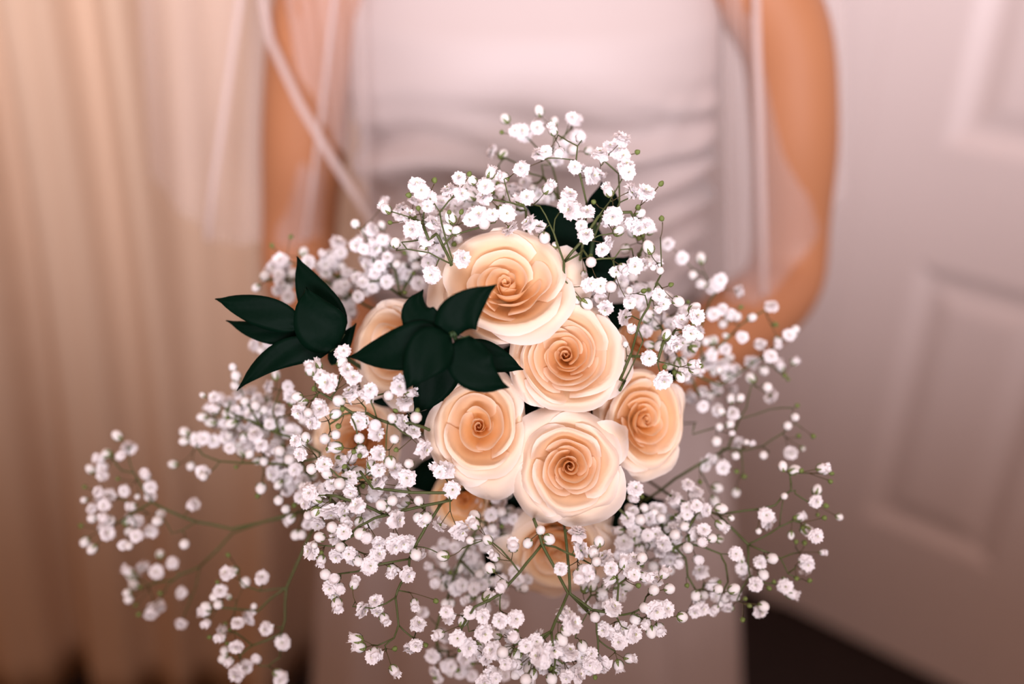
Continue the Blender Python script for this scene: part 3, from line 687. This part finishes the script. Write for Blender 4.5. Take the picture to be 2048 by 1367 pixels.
sprig('dense white sprig right of the lowest sharp rose', .598, [[(1190, 960), (1230, 1010), (1270, 1050), (1330, 1070), (1380, 1050), (1400, 1020)], [(1270, 1050), (1300, 1090), (1320, 1110)], [(1330, 1070), (1371, 1115), (1375, 1151), (1392, 1180)], [(1375, 1151), (1340, 1172)], [(1370, 1085), (1405, 1092), (1441, 1107), (1451, 1127), (1456, 1163)], [(1441, 1107), (1470, 1108)], [(1451, 1130), (1443, 1134), (1412, 1126)]],
 fl('1257,1038O 1266,1023o 1280,1039b 1302,1038O 1268,1059O 1240,1060t 1248,1084O 1295,1070o 1312,1067o 1336,1058b 1352,1057o 1349,1069b 1371,1051b 1350,1076o 1326,1084O 1281,1098t 1283,1114b 1320,1103o 1359,1124t 1395,1118t 1375,1095b 1374,1028o 1393,1011o 1411,1019o 1395,1067O 1407,1059o 1402,1083b 1440,1048t 1462,1035s 1424,1076b 1437,1077b 1440,1016b 1402,1144O 1471,1106o 1436,1178b 1466,1178b 1407,1189b 1392,1190b 1430,1190o 1454,1190o 1403,1217o 1390,1222o 1431,1217b 1365,1233b 1376,970o 1392,984O 1394,1003O 1373,1015o 1271,977O 1264,995b 1374,1170g'), 11, [(1330, 1040, 85, 55, 34, .015), (1300, 1110, 60, 50, 16, .02), (1420, 1190, 50, 35, 8, .02)], jit=.012)
sprig('white sprig forking out on the lower right above the dark floor', .604, [[(1340, 990), (1400, 1015), (1437, 1029), (1470, 1062), (1496, 1088), (1527, 1073), (1559, 1053), (1585, 1041)], [(1496, 1088), (1530, 1102), (1561, 1116), (1586, 1106), (1592, 1092)], [(1561, 1116), (1576, 1146), (1600, 1158)], [(1496, 1088), (1496, 1127), (1500, 1150), (1484, 1175), (1474, 1200)], [(1437, 1029), (1493, 1020), (1550, 1010), (1582, 980), (1580, 951)], [(1559, 1053), (1566, 1000)], [(1582, 982), (1600, 978)], [(1590, 986), (1618, 1004)], [(1576, 1146), (1605, 1122)], [(1500, 1150), (1530, 1165), (1560, 1170)]],
 fl('1535,1040O 1532,1030o 1517,1061s 1599,1034t 1610,1057t 1632,1071o 1582,1068s 1678,1033s 1644,1104s 1592,1084g 1609,1087g 1613,1126O 1610,1136o 1603,1119s 1543,1116b 1520,1124o 1526,1148b 1490,1144O 1484,1136o 1570,1172o 1581,1186b 1512,1168o 1548,1163g 1567,1158g 1536,1174g 1618,1161g 1593,1155g 1526,1212b 1519,1221o 1489,1197g 1497,1210g 1485,1237g 1464,1214g 1481,1118b 1566,934b 1586,940b 1601,942g 1642,936t 1648,940t 1661,946g 1659,961g 1633,982b 1631,1002o 1650,1010g 1568,992s 1635,1027g 1647,1035g 1589,1035g'), 12, jit=.010)
sprig('white sprig rising on a dark stem at the right edge beside the peach rose', .640, [[(1290, 1000), (1350, 957), (1455, 896), (1479, 837), (1493, 815), (1503, 770)], [(1455, 896), (1490, 900), (1525, 892), (1565, 866), (1590, 845)], [(1525, 892), (1552, 913), (1572, 925)], [(1482, 905), (1486, 945)], [(1479, 837), (1540, 818), (1585, 815)], [(1390, 845), (1435, 838)], [(1385, 868), (1430, 855)], [(1455, 896), (1432, 895)]],
 fl('1589,833b 1575,851B 1625,871g 1596,872g 1605,896s 1581,905o 1527,910b 1459,849b 1439,854b 1462,866s 1433,882b 1478,886o 1492,884s 1502,887s 1470,910b 1409,930o 1445,934O 1429,918b 1471,941g 1486,953g 1400,962g 1433,975b 1428,999b 1472,984b 1439,1015b 1466,826O 1436,820o 1443,823b 1534,773b 1542,791O 1503,757b 1593,812g 1480,796b 1462,798b 1438,819b'), 13, jit=.010)
sprig('loose white sprig over the bride\'s bent elbow on the right', .655, [[(1330, 760), (1375, 740), (1405, 720), (1440, 690), (1480, 650), (1530, 620)], [(1405, 720), (1400, 660), (1420, 600), (1440, 575)], [(1375, 740), (1440, 770), (1500, 730), (1540, 700), (1580, 670)], [(1375, 740), (1400, 790), (1432, 780)], [(1503, 730), (1503, 750)], [(1530, 720), (1570, 752)]],
 fl('1477,583O 1434,568O 1424,577o 1440,560o 1406,568b 1542,613O 1427,628O 1444,619o 1459,633b 1474,633b 1502,635b 1446,647b 1484,674o 1453,671s 1450,698o 1412,683b 1426,683b 1424,706o 1520,689o 1541,712o 1555,680b 1578,669o 1590,659b 1589,723t 1561,734b 1569,751g 1575,757g 1504,724O 1527,740b 1438,740b 1457,750O 1406,783o 1432,776O 1419,792b 1385,793O 1415,730o 1406,812o 1402,518b 1386,550b 1364,516o 1404,569b 1550,647g 1336,488o 1480,615g 1545,650g'), 14, [(1420, 740, 60, 60, 12, .015)], jit=.012)
sprig('white sprig with reddish stems right of the middle rose', .566, [[(1240, 780), (1261, 738), (1286, 681), (1321, 643), (1326, 620)], [(1286, 681), (1275, 655), (1280, 640)], [(1240, 760), (1279, 645), (1296, 615), (1307, 583), (1324, 545), (1322, 507)], [(1296, 615), (1290, 590), (1268, 585)], [(1260, 712), (1290, 712), (1315, 722), (1347, 730)], [(1315, 722), (1325, 690)], [(1248, 623), (1228, 594), (1245, 558)], [(1315, 722), (1322, 748)]],
 fl('1251,634O 1263,659b 1251,689s 1298,716O 1243,729b 1328,759O 1320,765o 1360,753b 1329,736g 1332,670B 1259,581s 1285,582g 1313,617s 1381,666o 1398,672b 1393,633o 1387,618b 1355,602b 1359,643o 1349,687o 1385,728b 1387,738b 1317,590o 1326,607o 1307,535s 1320,541s 1298,497b 1324,439g 1361,643o 1377,655g 1340,570g'), 15, [(1340, 650, 60, 60, 22, .04), (1370, 700, 45, 50, 14, .04)], jit=.010)
sprig('white sprig rising between the dark leaves, right of the top rose', .568, [[(1128, 560), (1128, 524), (1108, 467), (1091, 430), (1080, 412)], [(1128, 524), (1159, 487), (1197, 432), (1220, 402), (1238, 370)], [(1108, 467), (1110, 438)], [(1128, 526), (1159, 507), (1174, 490)], [(1180, 520), (1229, 516), (1241, 499), (1262, 465)], [(1241, 499), (1290, 498)], [(1220, 402), (1208, 415)], [(1197, 432), (1226, 425), (1262, 424)], [(1159, 487), (1200, 470), (1225, 466)]],
 fl('1172,471O 1163,452o 1226,432O 1216,446o 1174,425O 1144,421O 1130,411o 1089,474b 1111,491s 1235,461b 1279,427b 1214,487O 1205,500o 1288,451O 1265,447o 1182,524b 1180,512g 1245,535B 1231,543o 1269,531O 1284,527o 1201,571O 1178,569o 1222,573b 1172,606b 1151,602B 1212,615O 1201,596o 1275,415g 1168,548s 1054,395o 1040,403t 1061,448O 1081,454o 1088,474b 1236,462t 1276,456o 1294,450o 1218,384t 1189,405g 1275,416g 1320,369g 1095,378t 1137,390O 1130,413o 1149,421O 1261,382O 1290,386O 1259,605o'), 16, [(1270, 560, 45, 60, 14, .035), (1290, 490, 40, 40, 8, .03), (1180, 600, 40, 30, 5, .03)], jit=.008)
sprig('tallest white sprig standing above the top rose', .615, [[(1130, 520), (1125, 450), (1118, 397), (1102, 323), (1108, 278), (1107, 258)], [(1118, 397), (1087, 354), (1061, 347), (1030, 325), (1008, 315)], [(1087, 354), (1083, 329), (1080, 310)], [(1102, 330), (1079, 300), (1060, 280), (1045, 268)], [(1104, 300), (1130, 270), (1145, 250)], [(1079, 300), (1081, 255)], [(1177, 380), (1177, 310)], [(1118, 397), (1150, 370), (1177, 345)]],
 fl('1011,238b 1079,224b 1079,249O 1074,256o 1107,246b 1149,239O 1143,236o 1042,263O 1050,272o 1030,262o 1155,274O 984,303O 1005,310b 1126,298O 1146,300b 1114,319o 1177,301b 1005,265g 980,350B 994,364o 1067,375s 1081,390o 1100,390o 1020,378o 1013,392o 1126,276g'), 17, [(1050, 400, 60, 35, 14, .01)], jit=.010)
sprig('sharp white sprig with big ruffled blossoms at the upper right of the bouquet', .578, [[(1160, 520), (1172, 440), (1173, 405), (1171, 374), (1163, 358)], [(1173, 405), (1152, 321), (1155, 292), (1116, 270)], [(1155, 292), (1171, 269)], [(1190, 470), (1224, 393), (1247, 352)], [(1224, 393), (1202, 362)], [(1224, 440), (1239, 405), (1237, 347), (1208, 321)], [(1202, 336), (1235, 328)], [(1239, 405), (1258, 396), (1285, 392)], [(1152, 321), (1126, 317), (1096, 316)]],
 fl('1107,262t 1243,279O 1200,309O 1218,296o 1233,302O 1245,312o 1251,333O 1256,345o 1273,305g 1081,309O 1092,303o 1046,338O 1161,341O 1181,352O 1198,347O 1150,335o 1290,388O 1262,382o 1120,303t 1160,276t'), 18, jit=.006)
sprig('white sprig with fine bare twigs at the upper left of the top rose', .560, [[(903, 529), (901, 527), (900, 525), (858, 505), (833, 501), (814, 498), (772, 503)], [(900, 525), (886, 492), (876, 472), (870, 462)], [(886, 492), (905, 470)], [(814, 498), (803, 484), (842, 479)], [(905, 520), (883, 445), (880, 424), (869, 407), (872, 365)], [(880, 424), (898, 401)], [(858, 480), (846, 446), (847, 395)], [(1052, 420), (1048, 413), (1021, 405), (1008, 358)], [(1021, 405), (980, 398)], [(958, 455), (977, 447), (971, 420)], [(990, 445), (1000, 420)], [(817, 420), (817, 392)], [(846, 446), (790, 425)]],
 fl('773,419t 833,370O 843,382O 859,397o 857,412o 820,390g 869,363g 817,433O 782,445g 825,435g 919,357o 945,361b 898,382O 921,388O 970,370O 980,348t 938,350g 1008,355t 970,395O 865,447O 826,458O 838,470o 898,460b 913,462b 947,429O 968,448b 923,517O 864,549O 846,501B 791,486B 852,477O 902,437b 837,418g 898,426g 922,426g 999,414g 972,374o 958,431O 1013,427O 1018,454O 940,440o 1040,338o 985,430o'), 19, [(850, 440, 60, 50, 22, .03), (960, 400, 80, 45, 26, .035), (880, 500, 40, 40, 12, .03)], jit=.008)
sprig('soft white sprig on the left shoulder of the bouquet above the half hidden rose', .625, [[(870, 620), (800, 590), (760, 560), (730, 530), (714, 500)], [(800, 590), (790, 540), (770, 510), (760, 475)], [(760, 560), (735, 480), (720, 455)], [(800, 590), (830, 540)], [(760, 560), (700, 570), (680, 560)]],
 fl('711,448b 744,460O 734,464o 764,452b 768,481O 748,494O 715,490O 727,498o 738,530O 759,532o 749,547o 727,563O 746,572O 772,517O 793,528b 803,544O 837,566O 810,585g 827,547g 774,563o 824,498o 726,565o 745,574o 737,528o 716,593o 751,544o 770,561o 743,500o 766,479o 775,515o 802,549o 765,410t'), 20, [(770, 530, 70, 55, 34, .015), (820, 520, 50, 50, 16, .015)], jit=.012)
sprig('hazy white sprig behind the long dark leaves on the left', .655, [[(800, 640), (730, 610), (690, 580), (660, 540), (650, 515)], [(690, 580), (640, 560), (600, 530), (570, 520)], [(640, 560), (560, 560), (530, 555)], [(730, 610), (700, 590)], [(690, 600), (640, 572), (632, 585)]],
 fl('675,486O 607,504B 581,475g 545,493g 562,521O 551,532O 570,526o 529,553B 513,574b 583,549b 617,525O 646,509b 673,511O 682,505o 652,527O 640,533o 660,520o 557,549o 558,566o 555,580o 576,593o 714,490O 720,484o 680,576O 669,584o 690,570o 695,546o 652,546o 692,603o 699,620o 654,551g 510,690o 535,683o 600,670o 525,700b 690,640o'), 21, [(690, 600, 50, 50, 16, .01), (570, 560, 40, 40, 8, .012), (660, 530, 50, 30, 10, .01)], jit=.010)
